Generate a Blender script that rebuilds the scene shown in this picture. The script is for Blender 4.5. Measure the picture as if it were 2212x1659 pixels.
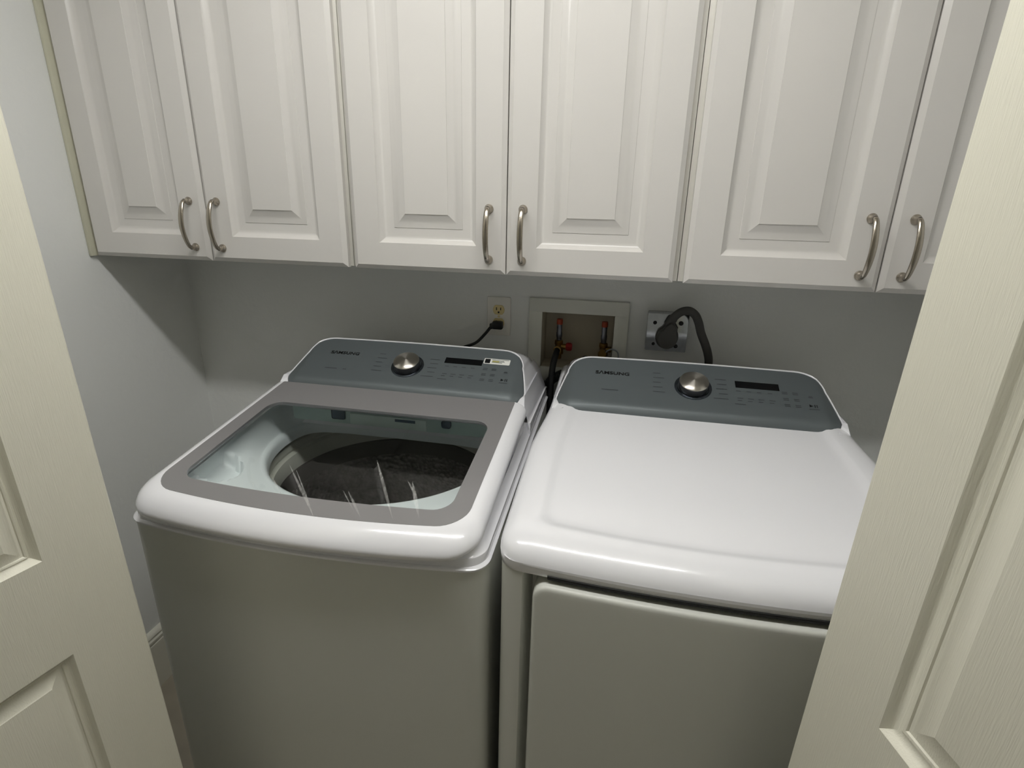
import bpy, bmesh, math, random
from mathutils import Vector, Matrix
random.seed(4)
S = bpy.context.scene
COL = S.collection
for o in list(bpy.data.objects): bpy.data.objects.remove(o)
PI = math.pi

# ------------------------------------------------------------------ camera
C = Vector((1.37631422, -1.53502485, 1.52632423))
MR = ((0.98029808, 0.19631899, 0.02178374),
      (-0.08317351, 0.31023656, 0.94701396),
      (-0.17915871, 0.9301678, -0.32045285))
cd = bpy.data.cameras.new('camera'); cam = bpy.data.objects.new('camera', cd); COL.objects.link(cam)
r_, u_, f_ = (Vector(v) for v in MR)
m = Matrix.Identity(4)
for i in range(3):
    m[i][0] = r_[i]; m[i][1] = u_[i]; m[i][2] = -f_[i]; m[i][3] = C[i]
cam.matrix_world = m
cd.sensor_fit = 'HORIZONTAL'; cd.sensor_width = 36; cd.lens = 1164.15 * 36 / 2212
cd.clip_start = .02; cd.clip_end = 50
S.camera = cam
# ------------------------------------------------------------------ world + exposure
W = bpy.data.worlds.new('world'); S.world = W; W.use_nodes = True
W.node_tree.nodes['Background'].inputs[0].default_value = (1.0, .98, .85, 1)
W.node_tree.nodes['Background'].inputs[1].default_value = .06
S.view_settings.view_transform = 'Standard'; S.view_settings.look = 'None'
S.view_settings.gamma = 1; S.view_settings.use_curve_mapping = False
S.view_settings.exposure = 0.0
LIGHT = 42.0
LIGHT_COL = (1.0, .995, .965)

# ------------------------------------------------------------------ materials
def lin(c):
    return tuple(((v / 255) / 12.92 if v / 255 <= .04045 else ((v / 255 + .055) / 1.055) ** 2.4) for v in c)
def mat(name, col, rough=.5, metal=0, coat=0, spec=.5, bump=None, aniso=None, vary=None):
    M = bpy.data.materials.new(name); M.use_nodes = True
    nt = M.node_tree; b = nt.nodes['Principled BSDF']
    b.inputs['Base Color'].default_value = (*lin(col), 1)
    b.inputs['Roughness'].default_value = rough; b.inputs['Metallic'].default_value = metal
    b.inputs['Coat Weight'].default_value = coat; b.inputs['Coat Roughness'].default_value = .06
    b.inputs['Specular IOR Level'].default_value = spec
    tc = nt.nodes.new('ShaderNodeTexCoord')
    if bump:
        scale, strength, dist, stretch = bump
        mp = nt.nodes.new('ShaderNodeMapping'); mp.inputs['Scale'].default_value = stretch
        nz = nt.nodes.new('ShaderNodeTexNoise'); nz.inputs['Scale'].default_value = scale
        nz.inputs['Detail'].default_value = 3
        bp = nt.nodes.new('ShaderNodeBump'); bp.inputs['Strength'].default_value = strength
        bp.inputs['Distance'].default_value = dist
        nt.links.new(tc.outputs['Object'], mp.inputs[0]); nt.links.new(mp.outputs[0], nz.inputs['Vector'])
        nt.links.new(nz.outputs[0], bp.inputs['Height']); nt.links.new(bp.outputs[0], b.inputs['Normal'])
    if vary:
        vs, amt = vary
        nz = nt.nodes.new('ShaderNodeTexNoise'); nz.inputs['Scale'].default_value = vs
        rp = nt.nodes.new('ShaderNodeValToRGB')
        c0 = tuple(v * (1 - amt) for v in lin(col)); c1 = tuple(min(1, v * (1 + amt)) for v in lin(col))
        rp.color_ramp.elements[0].position = .35; rp.color_ramp.elements[1].position = .65
        rp.color_ramp.elements[0].color = (*c0, 1); rp.color_ramp.elements[1].color = (*c1, 1)
        nt.links.new(tc.outputs['Object'], nz.inputs['Vector']); nt.links.new(nz.outputs[0], rp.inputs[0])
        nt.links.new(rp.outputs[0], b.inputs['Base Color'])
    if aniso:
        tg = nt.nodes.new('ShaderNodeTangent'); tg.direction_type = 'RADIAL'; tg.axis = 'Z'
        nt.links.new(tg.outputs[0], b.inputs['Tangent'])
        b.inputs['Anisotropic'].default_value = aniso; b.inputs['Anisotropic Rotation'].default_value = .25
    return M
M = {}
M['wall'] = mat('wall_paint', (230, 231, 229), .6, bump=(55, .25, .004, (1, 1, 1)))
M['ceil'] = mat('ceiling_paint', (225, 222, 212), .8, bump=(60, .2, .004, (1, 1, 1)))
M['floor'] = mat('floor_vinyl', (168, 160, 144), .45, vary=(6, .12))
M['base'] = mat('baseboard_paint', (226, 224, 212), .4)
M['cab'] = mat('cabinet_thermofoil', (215, 212, 208), .26, bump=(420, .03, .002, (1, 1, 1)))
M['cabbox'] = mat('cabinet_melamine', (212, 209, 201), .4)
M['filler'] = mat('filler_strip', (202, 200, 180), .45)
M['under'] = mat('cabinet_underside', (150, 146, 132), .6)
M['door'] = mat('bifold_door_paint', (237, 234, 218), .42, bump=(110, .28, .0025, (6, 6, .3)))
M['doorpanel'] = mat('bifold_panel_paint', (237, 234, 218), .42, bump=(110, .24, .0025, (6, 6, .3)))
M['enamel'] = mat('white_enamel', (243, 243, 247), .22, coat=1.0)
M['body'] = mat('white_painted_steel', (214, 215, 208), .42, coat=.15)
M['tubwhite'] = mat('pale_tub_plastic', (232, 238, 238), .3)
M['lidgray'] = mat('lid_border_glass', (132, 130, 131), .28, coat=.35)
M['console'] = mat('console_silver', (98, 105, 107), .52, metal=.35, coat=.05)
M['printd'] = mat('console_print', (58, 63, 66), .5)
M['logo'] = mat('logo_black', (12, 13, 15), .35)
M['display'] = mat('display_black', (4, 5, 8), .08)
M['black'] = mat('black_rubber', (18, 18, 20), .45)
M['gapshade'] = mat('gap_shade_black', (16, 16, 17), .7)  # flat black standing in for the shade in the dryer door gap
M['hosegray'] = mat('drain_hose_plastic', (58, 60, 62), .5)
M['cordgray'] = mat('dryer_cord_vinyl', (66, 65, 62), .5)
M['steel'] = mat('brushed_nickel', (172, 164, 152), .24, metal=1, bump=(200, .1, .001, (1, 1, 1)))
M['knob'] = mat('spun_steel_knob', (205, 200, 192), .3, metal=1, aniso=.85)
M['knobside'] = mat('knob_side', (96, 96, 98), .3, metal=.9)
M['chrome'] = mat('dark_chrome_ring', (110, 118, 128), .16, metal=1)
M['brass'] = mat('brass_valve', (150, 122, 70), .35, metal=1)
M['copper'] = mat('copper_stub', (176, 96, 58), .35, metal=1)
M['arrest'] = mat('arrester_barrel', (120, 122, 132), .3, metal=.9)
M['red'] = mat('red_handle', (160, 24, 26), .45)
M['orangetape'] = mat('orange_cap', (168, 66, 36), .5)
M['ivory'] = mat('ivory_receptacle', (224, 206, 150), .4)
M['plate'] = mat('white_plastic_plate', (232, 229, 222), .4)
M['boxwhite'] = mat('outlet_box_plastic', (216, 216, 208), .55)
M['recess'] = mat('outlet_box_shade', (190, 182, 164), .6)  # the box's white plastic, darkened to paint in the shade of the recess
M['galv'] = mat('galvanized_steel', (188, 192, 196), .16, metal=1, vary=(60, .05))
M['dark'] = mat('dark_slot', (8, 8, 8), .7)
M['stick'] = mat('sticker_white', (238, 238, 232), .4)
M['latch'] = mat('blue_gray_latch', (60, 82, 100), .4)
M['ledge'] = mat('drawer_plastic', (178, 198, 192), .4)
M['drawer'] = mat('drawer_front_plastic', (206, 220, 212), .4)
M['ringw'] = mat('balance_ring_plastic', (196, 196, 184), .35)
M['clear'] = mat('clear_tube', (150, 156, 160), .2)
M['wood'] = mat('leaf_core', (224, 220, 204), .45)
# stainless basket: speckled embossed steel
def basket_mat():
    Mx = mat('stainless_basket', (120, 118, 108), .34, metal=1)
    nt = Mx.node_tree; b = nt.nodes['Principled BSDF']
    tc = nt.nodes.new('ShaderNodeTexCoord'); v = nt.nodes.new('ShaderNodeTexVoronoi'); v.inputs['Scale'].default_value = 90
    bp = nt.nodes.new('ShaderNodeBump'); bp.inputs['Strength'].default_value = .8; bp.inputs['Distance'].default_value = .004
    rp = nt.nodes.new('ShaderNodeValToRGB')
    rp.color_ramp.elements[0].color = (.10, .097, .085, 1); rp.color_ramp.elements[1].color = (.32, .31, .28, 1)
    nz = nt.nodes.new('ShaderNodeTexNoise'); nz.inputs['Scale'].default_value = 40
    nt.links.new(tc.outputs['Object'], v.inputs['Vector']); nt.links.new(tc.outputs['Object'], nz.inputs['Vector'])
    nt.links.new(v.outputs['Distance'], bp.inputs['Height']); nt.links.new(bp.outputs[0], b.inputs['Normal'])
    nt.links.new(nz.outputs[0], rp.inputs[0]); nt.links.new(rp.outputs[0], b.inputs['Base Color'])
    return Mx
M['basket'] = basket_mat()
M['basketsmooth'] = mat('basket_reflection_band', (92, 91, 82), .38, metal=.9)  # upper wall darkened: the lid glass reflection is put into its colour
def glass_mat():
    Mx = bpy.data.materials.new('lid_glass'); Mx.use_nodes = True; nt = Mx.node_tree
    for n in list(nt.nodes): nt.nodes.remove(n)
    out = nt.nodes.new('ShaderNodeOutputMaterial'); tr = nt.nodes.new('ShaderNodeBsdfTransparent')
    tr.inputs[0].default_value = (.95, .97, .965, 1)
    gl = nt.nodes.new('ShaderNodeBsdfGlossy'); gl.inputs['Roughness'].default_value = .03
    fr = nt.nodes.new('ShaderNodeFresnel'); fr.inputs[0].default_value = 1.5
    mx = nt.nodes.new('ShaderNodeMixShader')
    nt.links.new(fr.outputs[0], mx.inputs[0]); nt.links.new(tr.outputs[0], mx.inputs[1]); nt.links.new(gl.outputs[0], mx.inputs[2])
    nt.links.new(mx.outputs[0], out.inputs[0])
    return Mx
M['glass'] = glass_mat()
def smear_mat():
    Mx = bpy.data.materials.new('dust_smear'); Mx.use_nodes = True; nt = Mx.node_tree
    for n in list(nt.nodes): nt.nodes.remove(n)
    out = nt.nodes.new('ShaderNodeOutputMaterial'); tr = nt.nodes.new('ShaderNodeBsdfTransparent')
    df = nt.nodes.new('ShaderNodeBsdfDiffuse'); df.inputs[0].default_value = (.9, .89, .86, 1)
    tc = nt.nodes.new('ShaderNodeTexCoord'); mp = nt.nodes.new('ShaderNodeMapping'); mp.inputs['Scale'].default_value = (150, 10, 10)
    nz = nt.nodes.new('ShaderNodeTexNoise'); nz.inputs['Scale'].default_value = 1
    rp = nt.nodes.new('ShaderNodeMapRange'); rp.inputs[1].default_value = .42; rp.inputs[2].default_value = .75
    rp.inputs[3].default_value = 0.12; rp.inputs[4].default_value = .34
    mx = nt.nodes.new('ShaderNodeMixShader')
    nt.links.new(tc.outputs['Object'], mp.inputs[0]); nt.links.new(mp.outputs[0], nz.inputs['Vector'])
    nt.links.new(nz.outputs[0], rp.inputs[0]); nt.links.new(rp.outputs[0], mx.inputs[0])
    nt.links.new(tr.outputs[0], mx.inputs[1]); nt.links.new(df.outputs[0], mx.inputs[2]); nt.links.new(mx.outputs[0], out.inputs[0])
    return Mx
M['smear'] = smear_mat()

# ------------------------------------------------------------------ helpers
def fin(name, verts, faces, m, parent=None, angle=35, mats=None, fm=None):
    me = bpy.data.meshes.new(name); me.from_pydata([tuple(v) for v in verts], [], faces)
    bm = bmesh.new(); bm.from_mesh(me)
    bmesh.ops.recalc_face_normals(bm, faces=bm.faces)
    for f in bm.faces: f.smooth = True
    lim = math.radians(angle)
    for e in bm.edges:
        if len(e.link_faces) != 2 or e.calc_face_angle(0) > lim: e.smooth = False
    bm.to_mesh(me); bm.free()
    for mm in (mats or [m]): me.materials.append(mm)
    if fm:
        for p, k in zip(me.polygons, fm): p.material_index = k
    o = bpy.data.objects.new(name, me); COL.objects.link(o)
    if parent: o.parent = parent
    return o
def box(x0, x1, y0, y1, z0, z1):
    v = [(x, y, z) for x in (x0, x1) for y in (y0, y1) for z in (z0, z1)]
    f = [(0, 1, 3, 2), (4, 6, 7, 5), (0, 4, 5, 1), (2, 3, 7, 6), (0, 2, 6, 4), (1, 5, 7, 3)]
    return v, f
def cbox(x0, x1, y0, y1, z0, z1, b=.002):   # box with chamfered edges
    bm = bmesh.new(); v, f = box(x0, x1, y0, y1, z0, z1)
    vs = [bm.verts.new(p) for p in v]
    for q in f: bm.faces.new([vs[i] for i in q])
    bmesh.ops.bevel(bm, geom=list(bm.edges), offset=b, segments=2, affect='EDGES', profile=.5)
    bm.verts.index_update()
    V = [tuple(p.co) for p in bm.verts]; F = [tuple(p.index for p in q.verts) for q in bm.faces]
    bm.free(); return V, F
def join(*parts):
    V, F = [], []
    for v, f in parts:
        n = len(V); V += list(v); F += [tuple(i + n for i in q) for q in f]
    return V, F
def loft(rings, close=True, cap0=False, cap1=False):
    n = len(rings[0]); V = [p for r in rings for p in r]; F = []
    for k in range(len(rings) - 1):
        for i in range(n if close else n - 1):
            j = (i + 1) % n
            F.append((k * n + i, k * n + j, (k + 1) * n + j, (k + 1) * n + i))
    if cap0: F.append(tuple(range(n)))
    if cap1: F.append(tuple((len(rings) - 1) * n + i for i in range(n)))
    return V, F
def lathe(prof, c=(0, 0, 0), axis='Z', n=48, cap0=False, cap1=False):
    rings = []
    for r, h in prof:
        ring = []
        for i in range(n):
            a = 2 * PI * i / n; x, y = r * math.cos(a), r * math.sin(a)
            p = {'Z': (x, y, h), 'Y': (x, h, y), 'X': (h, x, y)}[axis]
            ring.append((p[0] + c[0], p[1] + c[1], p[2] + c[2]))
        rings.append(ring)
    return loft(rings, True, cap0, cap1)
def catmull(pts, k=8):
    P = [Vector(p) for p in pts]; P = [2 * P[0] - P[1]] + P + [2 * P[-1] - P[-2]]; out = []
    for i in range(1, len(P) - 2):
        for j in range(k):
            t = j / k
            out.append(.5 * ((2 * P[i]) + (P[i + 1] - P[i - 1]) * t + (2 * P[i - 1] - 5 * P[i] + 4 * P[i + 1] - P[i + 2]) * t * t
                             + (3 * P[i] - P[i - 1] - 3 * P[i + 1] + P[i + 2]) * t ** 3))
    out.append(P[-2]); return out
def tube(path, rad, n=14, up=(0, 0, 1), flat=1.0, cap=True):
    """sweep; rad is a number or f(t) giving radius or (ra, rb)"""
    P = [Vector(p) for p in path]; rings = []; L = len(P); prev = None
    for i, p in enumerate(P):
        t = (P[min(i + 1, L - 1)] - P[max(i - 1, 0)]).normalized()
        if prev is None:
            a = Vector(up); a = (a - t * a.dot(t))
            if a.length < 1e-4: a = Vector((1, 0, 0)); a = a - t * a.dot(t)
        else: a = prev - t * prev.dot(t)
        a.normalize(); prev = a; b = t.cross(a)
        r = rad(i / (L - 1)) if callable(rad) else rad
        ra, rb = r if isinstance(r, tuple) else (r, r * flat)
        rings.append([tuple(p + a * ra * math.cos(2 * PI * k / n) + b * rb * math.sin(2 * PI * k / n)) for k in range(n)])
    return loft(rings, True, cap, cap)
def outline(hw, yb, yf, bow=0, rb=.02, rf=.03, na=8, mf=40, ms=36, mb=10, wz=.18):
    pts = []
    def arc(cx, cy, r, a0, a1):
        for i in range(na): 
            a = a0 + (a1 - a0) * i / na; pts.append((cx + r * math.cos(a), cy + r * math.sin(a)))
    def seg(p, q, m):
        for i in range(m): pts.append((p[0] + (q[0] - p[0]) * i / m, p[1] + (q[1] - p[1]) * i / m))
    arc(-hw + rf, yf + rf, rf, PI, 1.5 * PI); seg((-hw + rf, yf), (hw - rf, yf), mf)
    arc(hw - rf, yf + rf, rf, 1.5 * PI, 2 * PI); seg((hw, yf + rf), (hw, yb - rb), ms)
    arc(hw - rb, yb - rb, rb, 0, .5 * PI); seg((hw - rb, yb), (-hw + rb, yb), mb)
    arc(-hw + rb, yb - rb, rb, .5 * PI, PI); seg((-hw, yb - rb), (-hw, yf + rf), ms)
    out = []
    for x, y in pts:
        s = max(0, min(1, (yf + wz - y) / wz)); s = s * s * (3 - 2 * s)
        out.append((x, y - bow * (1 - (x / hw) ** 2) * s))
    return out
def ring3(ol, z, cx=0):
    return [(x + cx, y, z(x, y) if callable(z) else z) for x, y in ol]
def empty(name, loc=(0, 0, 0), label=None, cat=None, group=None, kind=None):
    o = bpy.data.objects.new(name, None); COL.objects.link(o); o.location = loc; o.empty_display_size = .1
    return tag(o, label, cat, group, kind)
def tag(o, label=None, cat=None, group=None, kind=None):
    if label: o['label'] = label
    if cat: o['category'] = cat
    if group: o['group'] = group
    if kind: o['kind'] = kind
    return o
def part(name, vf, m, parent, angle=35, label=None):
    o = fin(name, vf[0], vf[1], m, parent, angle)
    if label: o['label'] = label
    return o
def struct(name, vf, m, label=None):
    o = fin(name, vf[0], vf[1], m); o['kind'] = 'structure'
    if label: o['label'] = label
    return o

# ------------------------------------------------------------------ room shell
XR = 2.275; ZC = 2.36; YH = -3.1
struct('floor', box(-1.2, 3.5, YH, 0, -.05, 0), M['floor'])
struct('ceiling', box(-1.2, 3.5, YH, .12, ZC, ZC + .05), M['ceil'])
hx0, hx1, hz0, hz1 = 1.166, 1.374, 1.062, 1.229     # hole for the washer outlet box
V, F = [], []
xs = [-.1, hx0, hx1, XR + .1]; zs = [0, hz0, hz1, ZC]
bw = []
for i in range(3):
    for j in range(3):
        if i == 1 and j == 1: continue
        a = len(V); V += [(xs[i], 0, zs[j]), (xs[i + 1], 0, zs[j]), (xs[i + 1], 0, zs[j + 1]), (xs[i], 0, zs[j + 1])]
        F.append((a, a + 1, a + 2, a + 3))
V2, F2 = box(-.1, XR + .1, .11, .12, 0, ZC)
o = struct('wall_back', join((V, F), (V2, F2)), M['wall'])
struct('wall_left', box(-.1, 0, -1.06, 0, 0, ZC), M['wall'])
struct('wall_right', box(XR, XR + .1, -1.06, 0, 0, ZC), M['wall'])
struct('wall_front', box(-1.2, 3.5, YH - .1, YH, 0, ZC), M['wall'])
struct('trim_1', box(-1.2, .40, -1.07, -.965, 0, ZC), M['wall'])
struct('trim_2', box(1.96, 3.5, -1.07, -.965, 0, ZC), M['wall'])
# baseboards with a stepped, ridged cap
def baseboard_profile():
    return [(0, 0), (.016, 0), (.016, .158), (.013, .160), (.013, .166), (.017, .169), (.017, .175), (.012, .179),
            (.012, .184), (.015, .187), (.013, .193), (.007, .200), (0, .202)]
pf = baseboard_profile()
struct('baseboard_left', loft([[(d, y, z) for d, z in pf] for y in (-.963, -.001)], True, True, True), M['base'])
struct('baseboard_right', loft([[(XR - d, y, z) for d, z in pf] for y in (-.963, -.001)], True, True, True), M['base'])
struct('baseboard_back', loft([[(x, -d, z) for d, z in pf] for x in (.018, XR - .018)], True, True, True), M['base'])

# ceiling fixture (above the frame; it lights the closet)
t = empty('ceiling_light', (1.1, -.96, ZC), 'long slim white tube light on the ceiling above the frame', 'light')
part('housing', cbox(-.62, .62, -.05, .05, -.03, -.001, .003), M['enamel'], t)
em = bpy.data.materials.new('lit_diffuser'); em.use_nodes = True
b = em.node_tree.nodes['Principled BSDF']; b.inputs['Emission Color'].default_value = (*LIGHT_COL, 1)
b.inputs['Emission Strength'].default_value = LIGHT
part('diffuser', cbox(-.575, .575, -.04, .04, -.040, -.031, .002), em, t)

# ------------------------------------------------------------------ upper cabinets
YD = -.319; HC = 1.3677; HT = 2.30
PROF = [(0, .019), (0, .0075), (.0015, .0062), (.0085, .0016), (.0100, 0), (.0615, 0), (.0622, .0014), (.0655, .0052), (.0705, .0094),
        (.0755, .0114), (.079, .0118), (.0955, .0118), (.0960, .0108), (.1005, .0102), (.1070, .0086), (.1140, .0062), (.1210, .0034), (.1263, .0012), (.1270, .0)]
def door_mesh(x0, x1, z0, z1, sx=.002):
    rings = []
    for ins, d in PROF:
        i2 = ins + (.006 if ins > .05 else 0)
        rings.append([(x0 + i2, YD + d, z0 + ins), (x1 - i2, YD + d, z0 + ins), (x1 - i2, YD + d, z1 - ins), (x0 + i2, YD + d, z1 - ins)])
    return loft(rings, True, True, True)
def pull_handle(x, z, parent):      # arched bow pull on two round feet, drawn about the door face
    cc = .110; parts = []
    for s in (-1, 1):
        parts.append(lathe([(.0002, YD + .0005), (.0098, YD + .0002), (.0100, YD - .002), (.0085, YD - .004), (.0062, YD - .008), (.0055, YD - .012), (.0052, YD - .016)],
                           (x, 0, z + s * cc / 2), 'Y', 20))
    path = [(x, YD - .011, z - cc / 2 - .002), (x, YD - .019, z - cc / 2 + .001), (x, YD - .0255, z - cc * .40), (x, YD - .031, z - cc * .27),
            (x, YD - .0345, z - cc * .13), (x, YD - .0355, z), (x, YD - .0345, z + cc * .13), (x, YD - .031, z + cc * .27),
            (x, YD - .0255, z + cc * .40), (x, YD - .019, z + cc / 2 - .001), (x, YD - .011, z + cc / 2 + .002)]
    parts.append(tube(catmull(path, 5), lambda t: (.0046 + .0020 * math.sin(PI * t), .0036 + .0003 * math.sin(PI * t)), 16, up=(1, 0, 0)))
    o = part('handle', join(*parts), M['steel'], parent, 50, 'brushed nickel bow handle')
    return o
cabs = [(.011, .7405, (.0125, .3595), (.3625, .7320), 'leftmost white raised-panel wall cabinet beside the left wall'),
        (.7415, 1.4995, (.7511, 1.1190), (1.1215, 1.4890), 'middle white raised-panel wall cabinet above the gap between both machines'),
        (1.5005, 2.262, (1.5117, 1.8872), (1.8900, 2.2560), 'rightmost white raised-panel wall cabinet partly hidden by the right folding door')]
for x0, x1, d1, d2, lab in cabs:
    c = empty('wall_cabinet', (0, 0, 0), lab, 'cabinet', 'white wall cabinets over the washer and dryer')
    yb, yf = -.003, -.2985; th = .018; zb = HC + .002
    # carcass: side panels, recessed bottom, top, back and a face frame
    sd = [box(x0, x0 + th, yf + .001, yb, zb, HT), box(x1 - th, x1, yf + .001, yb, zb, HT), box(x0 + th, x1 - th, yf + .02, yb, zb + .012, zb + .03),
          box(x0 + th, x1 - th, yf + .02, yb, HT - .02, HT - .001), box(x0 + th, x1 - th, yb - .006, yb, zb + .03, HT - .02)]
    part('carcass', join(*sd), M['cabbox'], c)
    fw = .032
    fr = [cbox(x0, x0 + fw, yf - .001, yf + .018, zb, HT, .001), cbox(x1 - fw, x1, yf - .001, yf + .018, zb, HT, .001),
          box(x0 + fw, x1 - fw, yf, yf + .018, zb, zb + .03), box(x0 + fw, x1 - fw, yf, yf + .018, HT - .04, HT)]
    part('face_frame', join(*fr), M['cabbox'], c)
    for k, (a, bb) in enumerate((d1, d2)):
        dr = part('door', door_mesh(a, bb, HC, HT - .004), M['cab'], c, 22)
        hx = {0: bb - .0375, 1: a + .0365}[k]
        pull_handle(hx, 1.4555, dr)
fs = part('filler_strip', cbox(.0008, .0102, -.327, -.004, HC - .001, HT, .001), M['filler'], None)
tag(fs, 'thin cream filler strip between the left wall and the leftmost cabinet', 'filler strip')

# ------------------------------------------------------------------ machines
A = Vector((0, -.345, 1.071)); B = Vector((0, -.17, 1.152)); LN = (B - A).length
SD = (B - A).normalized(); NN = Vector((0, -SD.z, SD.y))
def drop(u, w):
    au = abs(u); d = 0
    if au > .287: d += .42 * (au - .287)
    if w < .050: d -= .0008 * math.sin(PI * max(0, min(1, (w - .012) / .038)))
    if w < .022: d += .014 * ((.022 - w) / .022) ** 1.6
    d += .0016 * (u / .3) ** 2
    return d
def P(u, w, off=0, cx=0):
    q = A + SD * w + NN * (off - drop(u, w)); return Vector((u + cx, q.y, q.z))
FRAME = Matrix((Vector((1, 0, 0)), SD, NN)).transposed().to_4x4()   # local x=u, y=up slope, z=normal
def face_outline(g=0, n=10):
    """gray fascia outline in (u,w), grown by g"""
    right = [(.3025, 0), (.3055, .008), (.3125, .024), (.3185, .037), (.3185, .046), (.314, .070), (.3085, .095), (.3030, .118)]
    cr = .058; cxx, cyy = .2985 - cr + .001, .187 - cr
    arcp = [(cxx + cr * math.cos(t), cyy + cr * math.sin(t)) for t in [PI / 2 * i / 9 for i in range(10)]]
    right = right + arcp
    top = [(cxx * (1 - 2 * i / 16), .187 + .002 * math.sin(PI * i / 16)) for i in range(1, 16)]
    left = [(-u, w) for u, w in reversed(right)]
    bot = [(-.3025 + .605 * i / 16, 0) for i in range(1, 16)]
    pts = right + top + left + bot
    if g:
        out = []; N = len(pts)
        for i, p in enumerate(pts):
            a = Vector(pts[i - 1]); c2 = Vector(pts[(i + 1) % N]); t = (c2 - a).normalized(); nrm = Vector((t.y, -t.x))
            out.append((p[0] + nrm.x * g, p[1] + nrm.y * g))
        return out
    return pts
def bars(lst, cx, h=.0026, off=.0006):
    prs = []
    for u, w, L in lst:
        v = [P(u - L / 2, w - h / 2, off, cx), P(u + L / 2, w - h / 2, off, cx), P(u + L / 2, w + h / 2, off, cx), P(u - L / 2, w + h / 2, off, cx)]
        prs.append((v, [(0, 1, 2, 3)]))
    return join(*prs)
def text_part(s, size, u, w, cx, m, parent, name, bold=.0, width=None, shear=0):
    cu = bpy.data.curves.new('lettering', 'FONT'); cu.body = s; cu.size = size; cu.offset = bold; cu.extrude = .0002
    cu.space_character = 1.04; cu.shear = shear
    ob = bpy.data.objects.new('lettering', cu); COL.objects.link(ob)
    bpy.context.view_layer.update()
    me = bpy.data.meshes.new_from_object(ob.evaluated_get(bpy.context.evaluated_depsgraph_get()))
    bpy.data.objects.remove(ob)
    xs = [v.co.x for v in me.vertices]; ys = [v.co.y for v in me.vertices]
    w0 = max(xs) - min(xs); k = (width / w0) if width else 1
    T = Matrix.Translation(P(u, w, .0007, cx)) @ FRAME @ Matrix.Diagonal((k, 1, 1, 1)) @ Matrix.Translation((-min(xs), -min(ys), 0))
    me.transform(T); me.materials.append(m)
    o = bpy.data.objects.new(name, me); COL.objects.link(o); o.parent = parent
    return o
def fascia_grid(cx):
    """fascia surface: rings shrinking toward the middle so the edge bends show"""
    ol = face_outline(0); rings = []
    for k in (1.0, .997, .985, .97, .955, .94, .92, .90, .88, .84, .80, .74, .66, .5, .25, .02):
        ring = []
        for u, w in ol:
            uu, ww = u * k, .095 + (w - .095) * k
            off = -.0012 if k == 1.0 else 0
            ring.append(tuple(P(uu, ww, off, cx)))
        rings.append(ring)
    return loft(rings, True, False, True)
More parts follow.
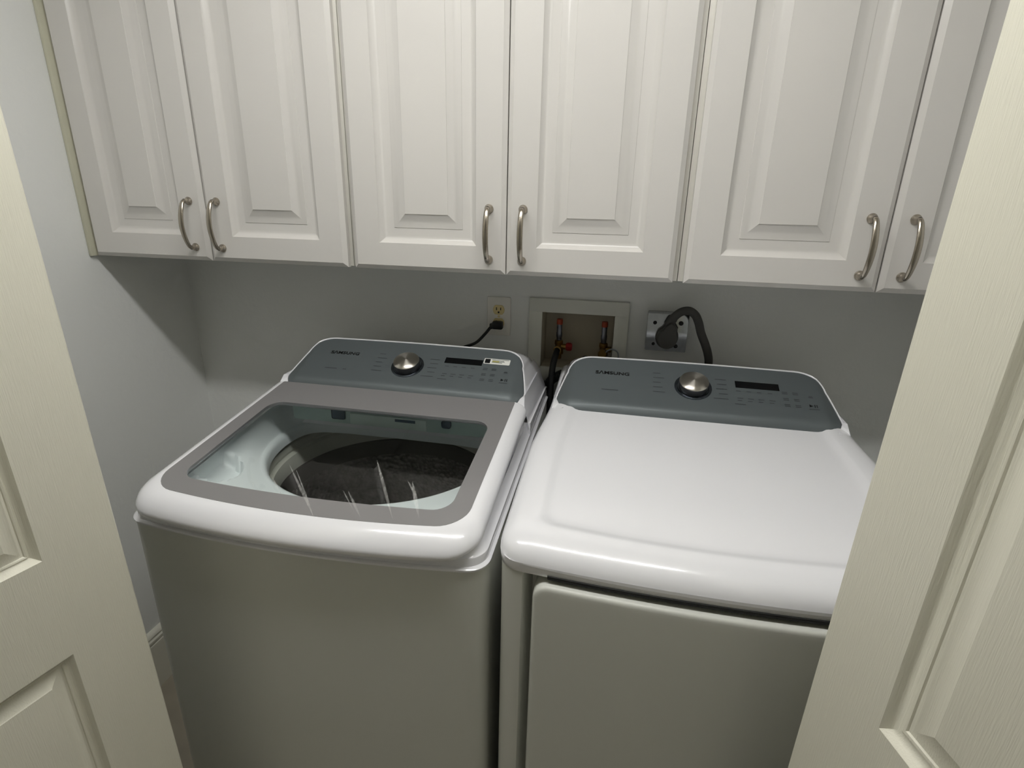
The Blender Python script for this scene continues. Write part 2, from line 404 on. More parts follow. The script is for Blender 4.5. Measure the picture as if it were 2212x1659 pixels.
def console(cx, par, kind):
    # white housing: rim around the fascia, lofted back to an upright rear profile
    def ringoff(g, off): return [tuple(P(u, w, off, cx)) for u, w in face_outline(g)]
    rings = [ringoff(-.001, -.006), ringoff(.0008, .0002), ringoff(.003, .0016), ringoff(.0052, -.001)]
    def yr(z): return -.060 - .092 * max(0, min(1, (z - 1.0) / .155)) ** 2.6
    def flare(x, z): return x + (1 if x > 0 else -1) * .0025 * max(0, min(1, (1.13 - z) / .08)) if abs(x) > .24 else x
    for tt in (.04, .3, .6, .85, .96, 1.0):
        rg = []
        for p in rings[3]:
            dx = p[0] - cx; z = p[2] - .004 * max(0, tt - .8) / .2 - .010 * tt * max(0, min(1, (p[2] - 1.12) / .03)); yb_ = yr(p[2])
            k = 1 - .012 * max(0, tt - .8) / .2
            rg.append((cx + (dx + (flare(dx, p[2]) - dx) * tt) * k, p[1] + (yb_ - p[1]) * tt, z))
        rings.append(rg)
    part('console_housing', loft(rings, True, False, True), M['enamel'], par, 42)
    # side walls below the fascia corners, with the small white ears beside it
    sh = []
    for s in (-1, 1):
        def rim(w, u, g=.0052): q = P(s * (u + g), w, -.001, cx); return (q.x, q.y, q.z)
        E = [rim(.118, .3030), rim(.095, .3085), rim(.070, .314), rim(.046, .3185), (cx + s * .3240, -.3180, 1.0800), (cx + s * .3262, -.332, 1.0660), (cx + s * .3300, -.3455, 1.0510),
             (cx + s * (.3375 if kind == 'w' else .3290), -.3505, 1.030), (cx + s * (.3420 if kind == 'w' else .3295), -.3520, 1.006)]
        rows = []
        for tt in (0, .06, .3, .6, .85, 1.0):
            rows.append([(p[0] + s * (.0012 * math.sin(PI * min(1, tt * 2) / 2)), p[1] + (yr(p[2]) - p[1]) * tt, p[2]) for p in E])
        sh.append(loft(rows, False))
        g1 = [P(s * u, w, .0010, cx) for u, w in ((.3187, .046), (.3187, .037), (.3127, .023), (.3057, .007), (.3025, -.001), (.299, -.001))]
        e1 = [E[3], E[4], E[5], E[6], (cx + s * .3180, -.3465, 1.0600), (cx + s * .299, -.3465, 1.0700)]
        e0 = [(p[0] - s * .001, p[1] - .0006, p[2] + .0008) for p in e1]
        sh.append(loft([[tuple(p) for p in g1], e0, [(p[0] + s * .0005, p[1], p[2] - .002) for p in e1]], False))
        a_, b_ = sorted((cx + s * .285, cx + s * .3290)); sh.append(box(a_, b_, -.349, -.30, .985, 1.036))
        part('console_side', join(*sh), M['enamel'], par, 45); sh = []
    part('console_fascia', fascia_grid(cx), M['console'], par, 60, 'dark silver control panel face')
    text_part('S\u039bMSUNG', .0150, -.2325, .1235 if kind == 'w' else .1265, cx, M['logo'], par, 'logo_lettering', .00045, .083)
    # knob
    ku, kw = (0.0, .096) if kind == 'w' else (.001, .104)
    base = P(ku, kw, .0, cx)
    T = Matrix.Translation(base) @ FRAME
    kn = part('knob', lathe([(.0345, .0005), (.0345, .016), (.0335, .0185)], n=64), M['knobside'], par, 40)
    kn.matrix_local = T
    cap = part('knob_cap', lathe([(.0337, .0183), (.0325, .0205), (.020, .0232), (.008, .0252), (.0004, .0262)], n=96), M['knob'], kn, 60)
    rg = part('knob_bezel', lathe([(.0352, -.001), (.0360, .0022), (.040, .0032), (.0430, .0020), (.0436, -.001)], n=72), M['chrome'], par, 40)
    rg.matrix_local = T
    # display
    d0, d1, e0, e1 = (.0935, .1945, .1205, .1420) if kind == 'w' else (.099, .197, .1150, .1375)
    v = [P(d0, e0, .0007, cx), P(d1, e0, .0007, cx), P(d1, e1, .0007, cx), P(d0, e1, .0007, cx)]
    v += [P(d0, e0, -.001, cx), P(d1, e0, -.001, cx), P(d1, e1, -.001, cx), P(d0, e1, -.001, cx)]
    part('display', (v, [(0, 1, 2, 3), (0, 4, 5, 1), (1, 5, 6, 2), (2, 6, 7, 3), (3, 7, 4, 0)]), M['display'], par)
    # faint printing too small to read: thin strokes laid out where the words stand
    L = []
    rr = random.Random(3)
    kc = kw
    for i, ln in enumerate((.017, .026, .018, .022, .028)):
        L.append((-.082 + ln / 2 - .010, kc + .040 - .0165 * i, ln)); 
    for i, ln in enumerate((.026, .022, .025, .020, .033)):
        L.append((.071 - ln / 2 + .008, kc + .034 - .0165 * i, ln))
    for i, u in enumerate((.104, .127, .150, .174)): L.append((u, e0 - .012, .010)); L.append((u + .002, .079, .013)); L.append((u, .071, .010))
    for u in (.207, .230):
        for w in (.112, .107, .091, .086, .071, .066): L.append((u, w, .012))
    L += [(.262, .104, .008), (.262, .101, .010), (.263, .063, .022)]
    L += [(.104, .059, .024)]
    part('printed_labels', bars(L, cx, .0021), M['printd'], par)['kind'] = 'stuff'
    # play / pause symbol
    pu, pw = .2545, .0735
    tri = [P(pu, pw - .0045, .0007, cx), P(pu + .0085, pw, .0007, cx), P(pu, pw + .0045, .0007, cx)]
    pb = []
    for du in (.0105, .0150):
        pb.append(([P(pu + du, pw - .0045, .0007, cx), P(pu + du + .002, pw - .0045, .0007, cx), P(pu + du + .002, pw + .0045, .0007, cx), P(pu + du, pw + .0045, .0007, cx)], [(0, 1, 2, 3)]))
    part('play_pause_symbol', join((tri, [(0, 1, 2)]), *pb), M['logo'], par)
    if kind == 'w':
        part('model_print', bars([(-.205, .0655, .034), (-.166, .065, .010)], cx, .0028), M['printd'], par)
        # sticker
        def rr4(u0, u1, w0, w1, off, r=.003):
            pts = []
            for cu, cw, a0 in ((u1 - r, w1 - r, 0), (u0 + r, w1 - r, PI / 2), (u0 + r, w0 + r, PI), (u1 - r, w0 + r, 1.5 * PI)):
                for i in range(5):
                    a = a0 + PI / 2 * i / 4; pts.append(P(cu + r * math.cos(a), cw + r * math.sin(a), off, cx))
            return pts, [tuple(range(len(pts)))]
        st = part('sticker', rr4(.1965, .2660, .1300, .1515, .0006), M['stick'], par, label='small white rounded energy sticker with black left square')
        part('sticker_square', rr4(.1995, .2135, .1325, .1490, .0010, .001), M['logo'], st)
        part('sticker_print', bars([(.2395, .1480, .046), (.234, .1435, .032), (.235, .1400, .034), (.232, .1365, .028)], cx, .0013, .0011), M['printd'], st)
        lite = mat('sticker_yellow', (214, 206, 120), .5)
        part('sticker_patch', bars([(.228, .1405, .018)], cx, .005, .0009), lite, st)
    else:
        part('model_print', bars([(-.194, .0715, .040)], cx, .0028), M['printd'], par)

def body_shell(cx, par, rim_z, yf, bow, rf=.034):
    yb = -.06
    ol = lambda g, r=rf: outline(.3485 + g, yb + g, yf - g, bow, .012, r)
    rings = [ring3(ol(-.004), .022, cx), ring3(ol(0), .028, cx), ring3(ol(0), lambda x, y: rim_z(y) * .5, cx), ring3(ol(0), lambda x, y: rim_z(y) - .006, cx)]
    return rings, ol
def feet(cx, par):
    for sx in (-.28, .28):
        for y in (-.74, -.12):
            part('leveling_foot', lathe([(.0004, 0), (.022, 0), (.022, .009), (.010, .012), (.008, .026), (.0004, .0261)], (cx + sx, y, 0), 'Z', 20), M['black'], par)

# ---- washer
WX = .850
wm = empty('washing_machine', (WX, -.43, 0), 'white top-load washer with glass window lid, left of the pair', 'washing machine')
wr = empty('tmp'); bpy.data.objects.remove(wr)
zt = lambda y: 1.008 + .138 * (y + .80)
rim = lambda y: .945 + .062 * (y + .81)
YF = -.808; BOW = .024
X0 = 0   # meshes are written in world x about WX, then shifted under the Empty
def wpart(name, vf, m, angle=35, label=None):
    return part(name, ([(p[0] - 0, p[1] + .43, p[2]) for p in vf[0]], vf[1]), m, wm, angle, label)
rings, ol = body_shell(0, wm, rim, YF, BOW)
wpart('cabinet_body', loft(rings, True, True, False), M['body'], 30)
# bright rim bead, stepped band and tub cover rising under the lid
R = [ring3(ol(0), lambda x, y: rim(y) - .006), ring3(ol(.0022), lambda x, y: rim(y) - .004), ring3(ol(.0026), lambda x, y: rim(y) - .0005),
     ring3(ol(.001), lambda x, y: rim(y) + .001), ring3(ol(-.003), lambda x, y: rim(y) + .002), ring3(ol(-.0035), lambda x, y: rim(y) + .014),
     ring3(ol(-.0042), lambda x, y: rim(y) + .0165), ring3(ol(-.007), lambda x, y: rim(y) + .018), ring3(ol(-.012), lambda x, y: rim(y) + .026), ring3(ol(-.016), lambda x, y: rim(y) + .040)]
zl = lambda y: max(rim(y) + .040, zt(y) - .058)
def lol(hw, yb, yf, bow, rf, rb=.012): return outline(hw, yb, yf, bow, rb, rf)
CY, CR, CZ = -.407, .284, .955
deck_o = lol(.302, -.352, -.782, .020, .045, .03)
zd = lambda x, y: zt(y) - .046
R2 = [ring3(lol(.325, -.348, -.800, .022, .05), lambda x, y: zt(y) - .052), ring3(lol(.306, -.350, -.786, .020, .046), lambda x, y: zt(y) - .040)]
wpart('top_cover', loft(R + R2[:1], True, False, False), M['enamel'], 40, 'white rim and band under the lid')
rings = [R2[0], R2[1]]
ND = 44
circ = []
for x, y in deck_o:
    a = math.atan2((y - CY) / .215, x / .302); yy = CY + CR * math.sin(a); yy = yy if yy < -.39 else -.39 + .085 * math.tanh((yy + .39) / .11); circ.append((CR * math.cos(a), yy))
for k in range(ND + 1):
    t = k / ND; s = t * t * (3 - 2 * t); rg = []
    for (x, y), (cx_, cy_) in zip(deck_o, circ):
        px, py = x + (cx_ - x) * t, y + (cy_ - y) * t
        z = zd(x, y) * (1 - s) + CZ * s
        if z > CZ: z = CZ + (z - CZ) * (1 - .25 * math.sin(PI * t))
        dd = math.hypot(px + .280, py + .640)
        q = max(0, min(1, (.046 - dd) / .007)); z -= .026 * q * q * (3 - 2 * q)
        rg.append((px, py, z))
    rings.append(rg)
for r, z in ((CR - .004, CZ - .001), (CR - .009, CZ - .005), (CR - .012, CZ - .014), (CR - .013, CZ - .03)):
    rings.append([((p[0]) * r / CR, CY + (p[1] - CY) * r / CR, z) for p in circ])
rings = [[(p[0], p[1], p[2] if len(p) > 2 else 0) for p in rg] for rg in rings]
wpart('tub_deck', loft(rings), M['tubwhite'], 60, 'pale inner deck around the tub opening')
wpart('balance_ring', lathe([(CR + .004, .915), (CR - .004, .912), (CR - .008, .900), (CR - .006, .893), (CR - .016, .888), (CR - .020, .872), (CR - .020, .850), (CR - .014, .845)], (0, CY, 0), 'Z', 96), M['ringw'], 30)
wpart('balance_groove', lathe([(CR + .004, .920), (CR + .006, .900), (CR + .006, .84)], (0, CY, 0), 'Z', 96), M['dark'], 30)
bk = wpart('wash_basket', lathe([(CR - .018, .850), (CR - .021, .846), (CR - .021, .80)], (0, CY, 0), 'Z', 96), M['basketsmooth'], 30)
wpart('wash_basket_drum', lathe([(CR - .021, .80), (CR - .021, .55), (CR - .03, .52), (CR - .06, .505), (.14, .50)], (0, CY, 0), 'Z', 96), M['basket'], 30, 'textured steel basket wall')
wpart('impeller', lathe([(.142, .498), (.135, .512), (.10, .520), (.05, .530), (.02, .545), (.0005, .548)], (0, CY, 0), 'Z', 60), M['hosegray'], 30)
# detergent drawer ledge at the back of the opening
wpart('drawer_ledge', cbox(-.262, .270, -.390, -.345, .988, 1.040, .006), M['ledge'], 40)
wpart('detergent_drawer', cbox(-.102, .098, -.3950, -.389, .992, 1.022, .003), M['drawer'], 40, 'pale detergent drawer front')
wpart('drawer_print', box(.018, .070, -.3958, -.3949, 1.011, 1.018), M['latch'])
wpart('latch_slot', cbox(-.152, -.116, -.3925, -.3890, 1.001, 1.030, .004), M['latch'], 40, 'blue grey latch opening')
wpart('latch_slot', cbox(.136, .160, -.3925, -.3890, 1.006, 1.026, .006), M['latch'], 40, 'blue grey latch opening')
# lid: white frame ring, grey glass border, clear window
go = lol(.3060, -.3455, -.788, .021, .050, .004)
wo = lol(.2700, -.4480, -.7540, .013, .034, .034)
lw = [(go, 0), (lol(.3085, -.3455, -.7905, .021, .051, .004), .0004), (lol(.3170, -.3455, -.800, .022, .052, .004), -.0012), (lol(.3255, -.3455, -.810, .023, .052, .004), -.0055),
      (lol(.3310, -.3455, -.8175, .024, .052, .004), -.0115), (lol(.3345, -.3455, -.8230, .024, .052, .004), -.0195), (lol(.3350, -.3455, -.8240, .024, .052, .004), -.0270),
      (lol(.3325, -.3455, -.8215, .024, .052, .004), -.0325), (lol(.3260, -.3455, -.815, .023, .050, .004), -.0345), (lol(.300, -.380, -.785, .018, .040, .034), -.032), (lol(.2760, -.4430, -.7590, .013, .035, .034), -.0105), (lol(.2725, -.4470, -.7560, .013, .035, .034), -.0055)]
rings = [ring3(o_, (lambda d: (lambda x, y: zt(y) + d - (.006 * max(0, min(1, (-.775 - y) / .06)) ** 2)))(d)) for o_, d in lw]
wpart('lid_frame', loft(rings), M['enamel'], 50, 'glossy white lid frame')
def zg(d): return lambda x, y: zt(y) + d - (.006 * max(0, min(1, (-.775 - y) / .06)) ** 2)
rings = [ring3(go, zg(-.003)), ring3(go, zg(.0006)), ring3(wo, zg(.0006)), ring3(wo, zg(-.005))]
wpart('lid_border', loft(rings), M['lidgray'], 30, 'grey tinted glass border of the lid')
pane = ring3(wo, zg(.0004)); c0 = [(p[0] * .5, -.60 + (p[1] + .60) * .5, zt(-.60 + (p[1] + .60) * .5) + .0004) for p in pane]
rings = [pane, c0]
wpart('lid_window', loft(rings, True, False, True), M['glass'], 60, 'clear window in the lid')
# wipe marks on the lid glass
sm = []
for (x0, y0, x1, y1, wd) in ((-.080, -.683, .044, -.810, .0022), (-.061, -.692, .038, -.803, .0014), (.072, -.737, .125, -.798, .0022), (.081, -.633, .180, -.790, .0028),
                             (.177, -.688, .225, -.7815, .0034), (.165, -.683, .197, -.726, .0014), (-.097, -.719, -.046, -.766, .0012), (.061, -.736, .1025, -.781, .0010)):
    d = Vector((x1 - x0, y1 - y0, 0)).normalized(); nn = Vector((-d.y, d.x, 0)) * wd; K = 8; L1, L2 = [], []
    for i in range(K + 1):
        q = Vector((x0 + (x1 - x0) * i / K, y0 + (y1 - y0) * i / K, 0)); tp = math.sin(PI * (i + .3) / (K + .6))
        for LL, s in ((L1, 1), (L2, -1)):
            r = q + nn * s * tp; LL.append((r.x, r.y, zg(.0009)(r.x, r.y)))
    sm.append(loft([L1, L2], False))
wpart('wipe_marks', join(*sm), M['smear'], 60)['kind'] = 'stuff'
# console
wc = empty('console', (0, 0, 0)); wc.parent = wm; wc.location = (0, .43, 0)
def reparent_console(kind, par):
    holder = []
    before = set(bpy.data.objects)
    console(0, par, kind)
    for o in set(bpy.data.objects) - before:
        if o.parent == par: o.location.y += .43
bpy.data.objects.remove(wc)
reparent_console('w', wm)
wpart('rear_cover', box(-.3445, .3445, -.345, -.058, .96, 1.02), M['enamel'])
feetv = []
for sx in (-.28, .28):
    for y in (-.74, -.12):
        wpart('leveling_foot', lathe([(.0004, 0), (.022, 0), (.022, .009), (.010, .012), (.008, .026), (.0004, .0261)], (sx, y, 0), 'Z', 20), M['black'])

# ---- dryer
DX = 1.5697
dm = empty('clothes_dryer', (DX, -.43, 0), 'white front-load dryer with flat white top, right of the pair', 'clothes dryer')
def taper(p):      # the dryer's shell narrows slightly toward the console
    q = max(0, min(1, (p[1] + .52) / .24)); q = q * q * (3 - 2 * q)
    return (p[0] * (1 - .052 * q), p[1], p[2])
def dpart(name, vf, m, angle=35, label=None):
    return part(name, ([(p[0], p[1] + .43, p[2]) for p in vf[0]], vf[1]), m, dm, angle, label)
DYF = -.815; DBOW = .020
dol = lambda g, rf=.036: outline(.3485 + g, -.06 + g, DYF - g, DBOW, .012, rf)
# body with a recessed front channel for the door: side strips + channel + door
seam = .9625
def zs(z): return lambda x, y: z
yb = -.06
# front columns (strips at each side) built as an open shell: U-shaped plan profile with the channel sunk into the front
def plan(front_inner=True):
    """plan outline of the body below the top, with a stepped recess behind the door"""
    o = dol(0); 
    return o
def recess(o, z):
    out = []
    for x, y in o:
        ax = abs(x)
        if y < -.70 and ax < .3075:
            q = max(0, min(1, (.3075 - ax) / .014)); q = q * q * (3 - 2 * q)
            y = y + .034 * q
        out.append((x, y, z))
    return out
def dense(o):
    out = []
    for i, p in enumerate(o):
        q = o[(i + 1) % len(o)]
        out.append(p)
        if p[1] < -.70 and q[1] < -.70 and abs(p[0] - q[0]) > .01:
            for k in range(1, 6): out.append((p[0] + (q[0] - p[0]) * k / 6, p[1] + (q[1] - p[1]) * k / 6))
    return out
dz_top = .955
o = dense(dol(0)); osm = dense(dol(-.004))
rings = [recess(osm, .022), recess(o, .028), recess(o, .5), recess(o, dz_top + .004), [(p[0], p[1], dz_top + .0075) for p in o]]
rings = [[taper(p) for p in rg] for rg in rings]
dpart('cabinet_body', loft(rings, True, True, False), M['body'], 30)
# top: one glossy pressed panel; raised border, sunken middle, rolled front
dt = lambda y: 1.0135 + .116 * (y + .80)
def dtz(d): return lambda x, y: dt(y) + d - (.010 * max(0, min(1, (-.755 - y) / .08)) ** 2)
L = [(.0, .0, None), ]
rings = [ring3(dol(.0), seam), ring3(dol(.0012), seam + .0012)]
for g, z in ((.0022, .975), (.0028, .984)):
    rings.append(ring3(dol(g), lambda x, y, z=z: z + .10 * (y + .80) * .9))
for g, d in ((.0030, -.024), (.0015, -.0165), (-.003, -.0095), (-.009, -.0045), (-.018, -.0010), (-.028, .0008), (-.040, .0016), (-.052, .0014), (-.058, .0004), (-.066, -.0032), (-.074, -.0048), (-.084, -.0052), (-.105, -.0052)):
    gx = g
    yfm = DYF + (-g if g > 0 else -g * (1.0 if g > -.03 else 1.0))
    hw = .3485 + g
    rf = max(.004, .040 + g * .25) if g > -.2 else .01
    yfr = DYF - g
    ybk = -.06 + g if g > -.02 else min(-.06, -.30)
    if g <= -.16: yfr = DYF - g * .9
    rings.append(ring3(outline(max(.006, hw), -.10 if g < -.02 else -.06 + g, yfr, DBOW, .012, rf), dtz(d)))
rings = [[taper(p) for p in rg] for rg in rings]
dpart('top_panel', loft(rings, True, False, True), M['enamel'], 50, 'glossy white pressed steel top')
# door
bwf = lambda x: -DBOW * (1 - (x / .3485) ** 2)
def door_ring(ins, dy, z0=.395, z1=.9535, hwid=.2880, r=.026):
    pts = []
    hw = hwid - ins; za, zb_ = z0 + ins, z1 - ins; r = max(.004, r - ins)
    def arc(cx, cz, a0):
        for i in range(8):
            a = a0 + PI / 2 * i / 7; pts.append((cx + r * math.cos(a), cz + r * math.sin(a)))
    arc(hw - r, zb_ - r, 0)
    for i in range(1, 16): pts.append((hw - r - (2 * hw - 2 * r) * i / 16, zb_))
    arc(-hw + r, zb_ - r, PI / 2); arc(-hw + r, za + r, PI)
    for i in range(1, 16): pts.append((-hw + r + (2 * hw - 2 * r) * i / 16, za))
    arc(hw - r, za + r, 1.5 * PI)
    return [(x, DYF + bwf(x) + dy, z) for x, z in pts]
rings = [door_ring(.004, .034), door_ring(.0, .030), door_ring(0, -.002), door_ring(.0003, -.0085), door_ring(.0016, -.0115), door_ring(.0042, -.0130), door_ring(.0080, -.0135), door_ring(.016, -.0136)]
for k in (.75, .5, .25, .04):
    b0 = door_ring(.016, -.0136)
    rings.append([(p[0] * k, DYF + bwf(p[0] * k) - .0136, .674 + (p[2] - .674) * k) for p in b0])
dpart('door', loft(rings, True, True, True), M['body'], 40, 'plain white dryer door panel')
gx = [-.266 + .532 * k / 28 for k in range(29)]
gy = lambda x, d: DYF + bwf(x) - d
dpart('door_gap_shade', loft([[(x, gy(x, .0030), .9605) for x in gx], [(x, gy(x, .0034), .9612) for x in gx], [(x, gy(x, .0036), .9668) for x in gx], [(x, gy(x, .0022), .9675) for x in gx], [(x, gy(x, -.02), .9675) for x in gx], [(x, gy(x, -.02), .9605) for x in gx], [(x, gy(x, .0030), .9605) for x in gx]], False), M['gapshade'], 35, 'black strip painting the shade in the gap above the door')
before = set(bpy.data.objects)
reparent_console('d', dm)
for ob in set(bpy.data.objects) - before:
    pass
dpart('rear_cover', box(-.325, .325, -.345, -.058, .955, 1.02), M['enamel'])
for sx in (-.28, .28):
    for y in (-.74, -.12):
        dpart('leveling_foot', lathe([(.0004, 0), (.022, 0), (.022, .009), (.010, .012), (.008, .026), (.0004, .0261)], (sx, y, 0), 'Z', 20), M['black'])
wm.location = (WX, -.43, 0); dm.location = (DX, -.43, 0)

# ------------------------------------------------------------------ wall fittings
# duplex outlet
ox, oz = 1.0375, 1.206
t = empty('wall_outlet', (ox, 0, oz), 'white duplex outlet plate with ivory sockets above the washer', 'outlet')
part('plate', cbox(-.035, .035, -.0065, .0, -.057, .057, .003), M['plate'], t)
def socket(dz):
    pts = []
    for i in range(28):
        a = 2 * PI * i / 28; x, z = .0172 * math.cos(a), .0172 * math.sin(a); z = max(-.0138, min(.0138, z)); pts.append((x, z))
    v, f = loft([[(x, -.006, z + dz) for x, z in pts], [(x, -.0085, z + dz) for x, z in pts], [(x * .95, -.0092, z * .95 + dz) for x, z in pts]], True, False, True)
    s = part('receptacle', (v, f), M['ivory'], t, label='ivory socket')
    part('slot', join(box(-.0075, -.0052, -.0097, -.0090, dz - .001, dz + .0075), box(.0052, .0075, -.0097, -.0090, dz - .0005, dz + .007),
                      lathe([(.0027, -.0090), (.0027, -.0097)], (0, 0, dz - .007), 'Y', 12, False, True)), M['dark'], s)
socket(.0195); socket(-.0195)
part('screw', lathe([(.0035, -.0062), (.0032, -.0078), (.0004, -.0082)], (0, 0, 0), 'Y', 16), M['ivory'], t)
# washer plug and cord
t = empty('power_cord', (ox, -.010, oz - .0235), 'black washer power cord plugged into the duplex outlet', 'cord')
part('plug', join(cbox(-.0150, .0155, -.021, .0005, -.0115, .0115, .004), cbox(-.0235, -.0120, -.019, -.004, -.0120, .0050, .004)), M['black'], t)
cp = [(-.014, -.012, -.002), (-.021, -.016, -.008), (-.033, -.026, -.024), (-.058, -.038, -.050), (-.095, -.040, -.066), (-.130, -.040, -.080), (-.150, -.030, -.14), (-.16, -.025, -.30), (-.16, -.03, -.6)]
part('cord', tube(catmull(cp, 8), lambda q: .0058 if q < .06 else .0044, 12), M['black'], t)

# washer outlet box
t = empty('washer_outlet_box', (0, 0, 0), 'white recessed washer supply box in the back wall with a plain wide frame', 'outlet box')
a0, a1, c0_, c1_ = 1.128, 1.412, 1.020, 1.267
fr = [cbox(a0, a1, -.010, -.0005, hz1 - .002, c1_, .002), cbox(a0, a1, -.010, -.0005, c0_, hz0 + .002, .002), cbox(a0, hx0 + .001, -.0098, -.0005, hz0, hz1, .002), cbox(hx1 - .001, a1, -.0098, -.0005, hz0, hz1, .002)]
part('frame', join(*fr), M['boxwhite'], t)
e = .0015
V = [(hx0 + e, -.009, hz0 + e), (hx1 - e, -.009, hz0 + e), (hx1 - e, -.009, hz1 - e), (hx0 + e, -.009, hz1 - e),
     (hx0 + e, .085, hz0 + e), (hx1 - e, .085, hz0 + e), (hx1 - e, .085, hz1 - e), (hx0 + e, .085, hz1 - e)]
part('recess', (V, [(0, 1, 5, 4), (1, 2, 6, 5), (2, 3, 7, 6), (3, 0, 4, 7), (4, 5, 6, 7)]), M['recess'], t, label='shadowed box interior')
def valve(x, z, lab, handle):
    t = empty('supply_valve', (x, .035, z), lab, 'valve', 'shutoff valves in the washer outlet box')
    part('end_cap', lathe([(.0004, .0735), (.0085, .073), (.0088, .068), (.0088, .058), (.0080, .057)], n=20), M['orangetape'], t, label='orange red cap')
    part('barrel', lathe([(.0078, .058), (.0078, .034), (.0088, .032), (.0088, .020), (.0078, .018), (.0078, .008)], n=20), M['arrest'], t, label='steel barrel')
    part('valve_body', join(lathe([(.0078, .010), (.0125, .008), (.0130, -.002), (.0105, -.006), (.0105, -.018), (.0145, -.020), (.0145, -.032), (.0100, -.034), (.0100, -.047)], n=12),
                            lathe([(.0085, .0), (.0085, .024)], (0, 0, -.010), 'X', 14),
                            lathe([(.009, 0), (.009, -.030), (.0115, -.030), (.0115, -.040), (.0004, -.040)], (0, 0, -.012), 'Y', 14)), M['brass'], t)
    if handle:
        part('handle', lathe([(.0004, .022), (.0105, .022), (.0125, .026), (.0125, .036), (.0100, .040), (.0004, .040)], (0, 0, -.010), 'X', 9), M['red'], t, label='small red knob')
    return t
valve(1.214, 1.128, 'left brass supply valve with orange cap and red knob', True)
valve(1.346, 1.128, 'right brass supply valve with orange cap beside a clear loop', False)
hs = part('water_hose', tube(catmull([(1.214, -.004, 1.116), (1.212, -.022, 1.104), (1.208, -.046, 1.075), (1.206, -.0520, 1.03), (1.206, -.052, .95), (1.206, -.052, .85), (1.206, -.052, .60), (1.206, -.052, .3)], 8), .0092, 16), M['black'], None)
tag(hs, 'black rubber hose dropping from the left supply valve', 'hose')
# ribbed drain hose
path = catmull([(1.300, .012, 1.088), (1.285, -.026, 1.080), (1.262, -.0275, 1.062), (1.235, -.0275, 1.050), (1.205, -.0270, 1.030), (1.175, -.022, .98), (1.165, -.02, .90), (1.163, -.02, .6)], 26)
dh = part('drain_hose', tube(path, lambda q: .0134 + .0016 * math.sin(q * 2 * PI * 62), 14), M['hosegray'], None, 80)
tag(dh, 'dark grey ribbed drain hose curving behind the gap between machines', 'hose')
cl = part('clear_tubing', tube(catmull([(1.352, .006, 1.112), (1.360, -.010, 1.126), (1.374, -.020, 1.134), (1.389, -.022, 1.126), (1.392, -.022, 1.10), (1.39, -.024, 1.05)], 8), .0022, 8), M['clear'], None)
tag(cl, 'thin clear tube looping in front of the right supply valve', 'tube')

# dryer receptacle: surface mounted steel box with plug and heavy cord
rx0, rx1, rz0, rz1 = 1.4622, 1.5680, 1.1468, 1.2490
t = empty('dryer_outlet', (1.515, 0, 1.198), 'square galvanised metal outlet box on the wall behind the dryer', 'outlet')
part('box', join(cbox(-.0530, .0530, -.042, .0, -.0500, .0510, .004)), M['galv'], t)
part('cover', cbox(-.0540, .0540, -.0465, -.0415, -.0520, .0520, .002), M['galv'], t)
sc = []
for x, z, r in ((-.034, .026, .0052), (.034, .028, .0062), (-.033, -.033, .0042), (.027, -.036, .0055)):
    part('screw', lathe([(r, -.0460), (r, -.0478), (.0003, -.0482)], (x, 0, z), 'Y', 14), M['dark'], t)
t = empty('power_cord', (1.515, -.047, 1.191), 'thick grey dryer cord arching from its round plug down behind the dryer', 'cord')
pr = []
def plug_ring(s, y):
    out = []
    for i in range(32):
        a = 2 * PI * i / 32; x, z = .0270 * math.cos(a), .0300 * math.sin(a)
        if z > 0: x *= (1 - .42 * (z / .0300) ** 1.5); z *= 1.45
        out.append((x * s + (.006 if z > .02 else 0), y, z * s - .002))
    return out
part('plug', loft([plug_ring(1.06, 0), plug_ring(1.12, -.004), plug_ring(1.12, -.010), plug_ring(1.0, -.014), plug_ring(.99, -.028), plug_ring(.90, -.034)], True, True, True), M['cordgray'], t, 30)
cp = [(.000, -.020, .030), (.010, -.022, .052), (.026, -.024, .069), (.046, -.022, .074), (.064, -.020, .064), (.076, -.018, .043), (.086, -.016, .015), (.101, -.014, -.016), (.112, -.008, -.043), (.119, .004, -.070), (.122, .014, -.12), (.12, .016, -.35)]
part('cord', tube(catmull(cp, 8), lambda q: (.0065, .0112 if q > .1 else .0125), 14, up=(0, 1, 0)), M['cordgray'], t)

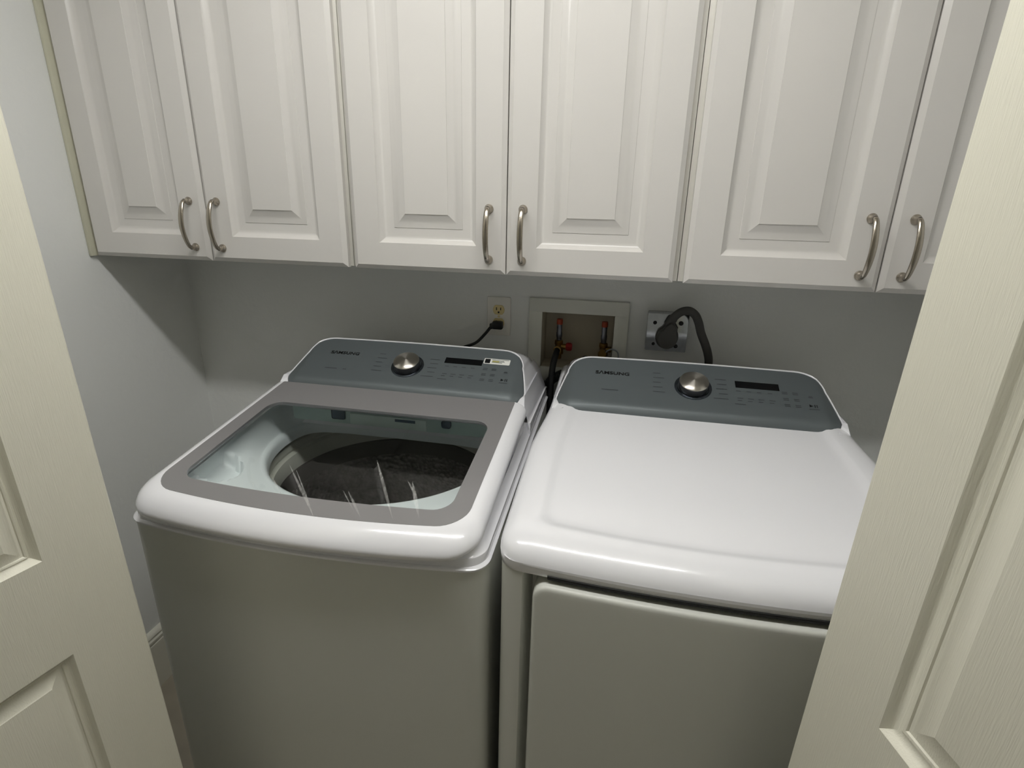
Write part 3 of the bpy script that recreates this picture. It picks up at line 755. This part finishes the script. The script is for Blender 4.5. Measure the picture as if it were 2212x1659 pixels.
# ------------------------------------------------------------------ bifold doors
LP = [(0, 0), (.0015, -.0012), (.005, -.0065), (.010, -.0098), (.0135, -.0108), (.0150, -.0092), (.0180, -.0100), (.0195, -.0118), (.0225, -.0124), (.0245, -.0122), (.0480, -.0045), (.0500, -.0030), (.0520, -.0028)]
def leaf(name, parent, wd, ht, panels, lk=1.0, st=.100, off=0):
    """leaf in local coords: x = along the leaf from its guide edge, y = thickness (face at 0), z up"""
    th = .034
    z0, z1 = .012, ht
    quads = []; V = []
    def q(x0, x1, za, zb):
        n = len(V); V.extend([(x0, 0, za), (x1, 0, za), (x1, 0, zb), (x0, 0, zb)]); quads.append((n, n + 1, n + 2, n + 3))
    ch = .0025
    q(ch, st, z0, z1); q(wd - st, wd - ch, z0, z1)
    edges = [z0] + [e for p in panels for e in p] + [z1]
    for i in range(0, len(edges), 2): q(st, wd - st, edges[i], edges[i + 1])
    shell = loft([[(ch, 0, z0), (wd - ch, 0, z0), (wd - ch, 0, z1), (ch, 0, z1)], [(.0, ch, z0), (wd, ch, z0), (wd, ch, z1), (0, ch, z1)], [(0, th, z0), (wd, th, z0), (wd, th, z1), (0, th, z1)]], True, False, True)
    lf = part(name, join((V, quads), shell), M['door'], parent, 30)
    for za, zb in panels:
        rg = [[(st + i, -d, za + i), (wd - st - i, -d, za + i), (wd - st - i, -d, zb - i), (st + i, -d, zb - i)] for i, d in [(a * lk, b) for a, b in LP]]
        part('panel', loft(rg, True, False, True), M['doorpanel'], lf, 25)
    return lf
def bifold(name, x0, slope, ang, side, panels, piv, lk=1.0):
    """side=+1: left pair facing +x ; -1: right pair"""
    t = empty(name, kind='structure')
    up = Vector((slope, 0, 1)).normalized()
    d = Vector((-math.sin(ang) * side, -math.cos(ang), 0)); d = (d - up * d.dot(up)).normalized()
    # thickness direction points away from the camera side
    n = up.cross(d) if False else Vector((0, 0, 0))
    n = d.cross(up); 
    if n.x * side > 0: n = -n
    m = Matrix.Identity(4)
    for i in range(3): m[i][0] = d[i]; m[i][1] = n[i]; m[i][2] = up[i]
    m[0][3] = x0; m[1][3] = -.950; m[2][3] = 0
    lf = leaf('leaf', t, .455, 2.03, panels, lk)
    lf.matrix_local = m
    # second leaf, folded back to the jamb
    tipo = Vector((x0, -.95, 0)) + d * .455 + n * .040; tipo.z = 0
    e = Vector((piv, -.955, 0)) - tipo; e.z = 0
    dd = -e.normalized(); nn = dd.cross(Vector((0, 0, 1)))
    if nn.x * side < 0: nn = -nn
    m2 = Matrix.Identity(4)
    st = Vector((piv, -.955, 0))
    for i in range(3): m2[i][0] = dd[i]; m2[i][1] = -nn[i] * -1; m2[i][2] = (0, 0, 1)[i]
    m2[0][3] = st.x; m2[1][3] = st.y; m2[2][3] = 0
    l2 = leaf('leaf', t, .440, 2.03, panels, lk)
    l2.matrix_local = m2
    return t
bifold('door_1', .681, -.030, .19, 1, [(.20, .884), (1.045, 1.60), (1.72, 1.92)], .44, .68)
bifold('door_2', 1.634, .020, .28, -1, [(.20, .870), (1.013, 1.60), (1.72, 1.92)], 1.90)
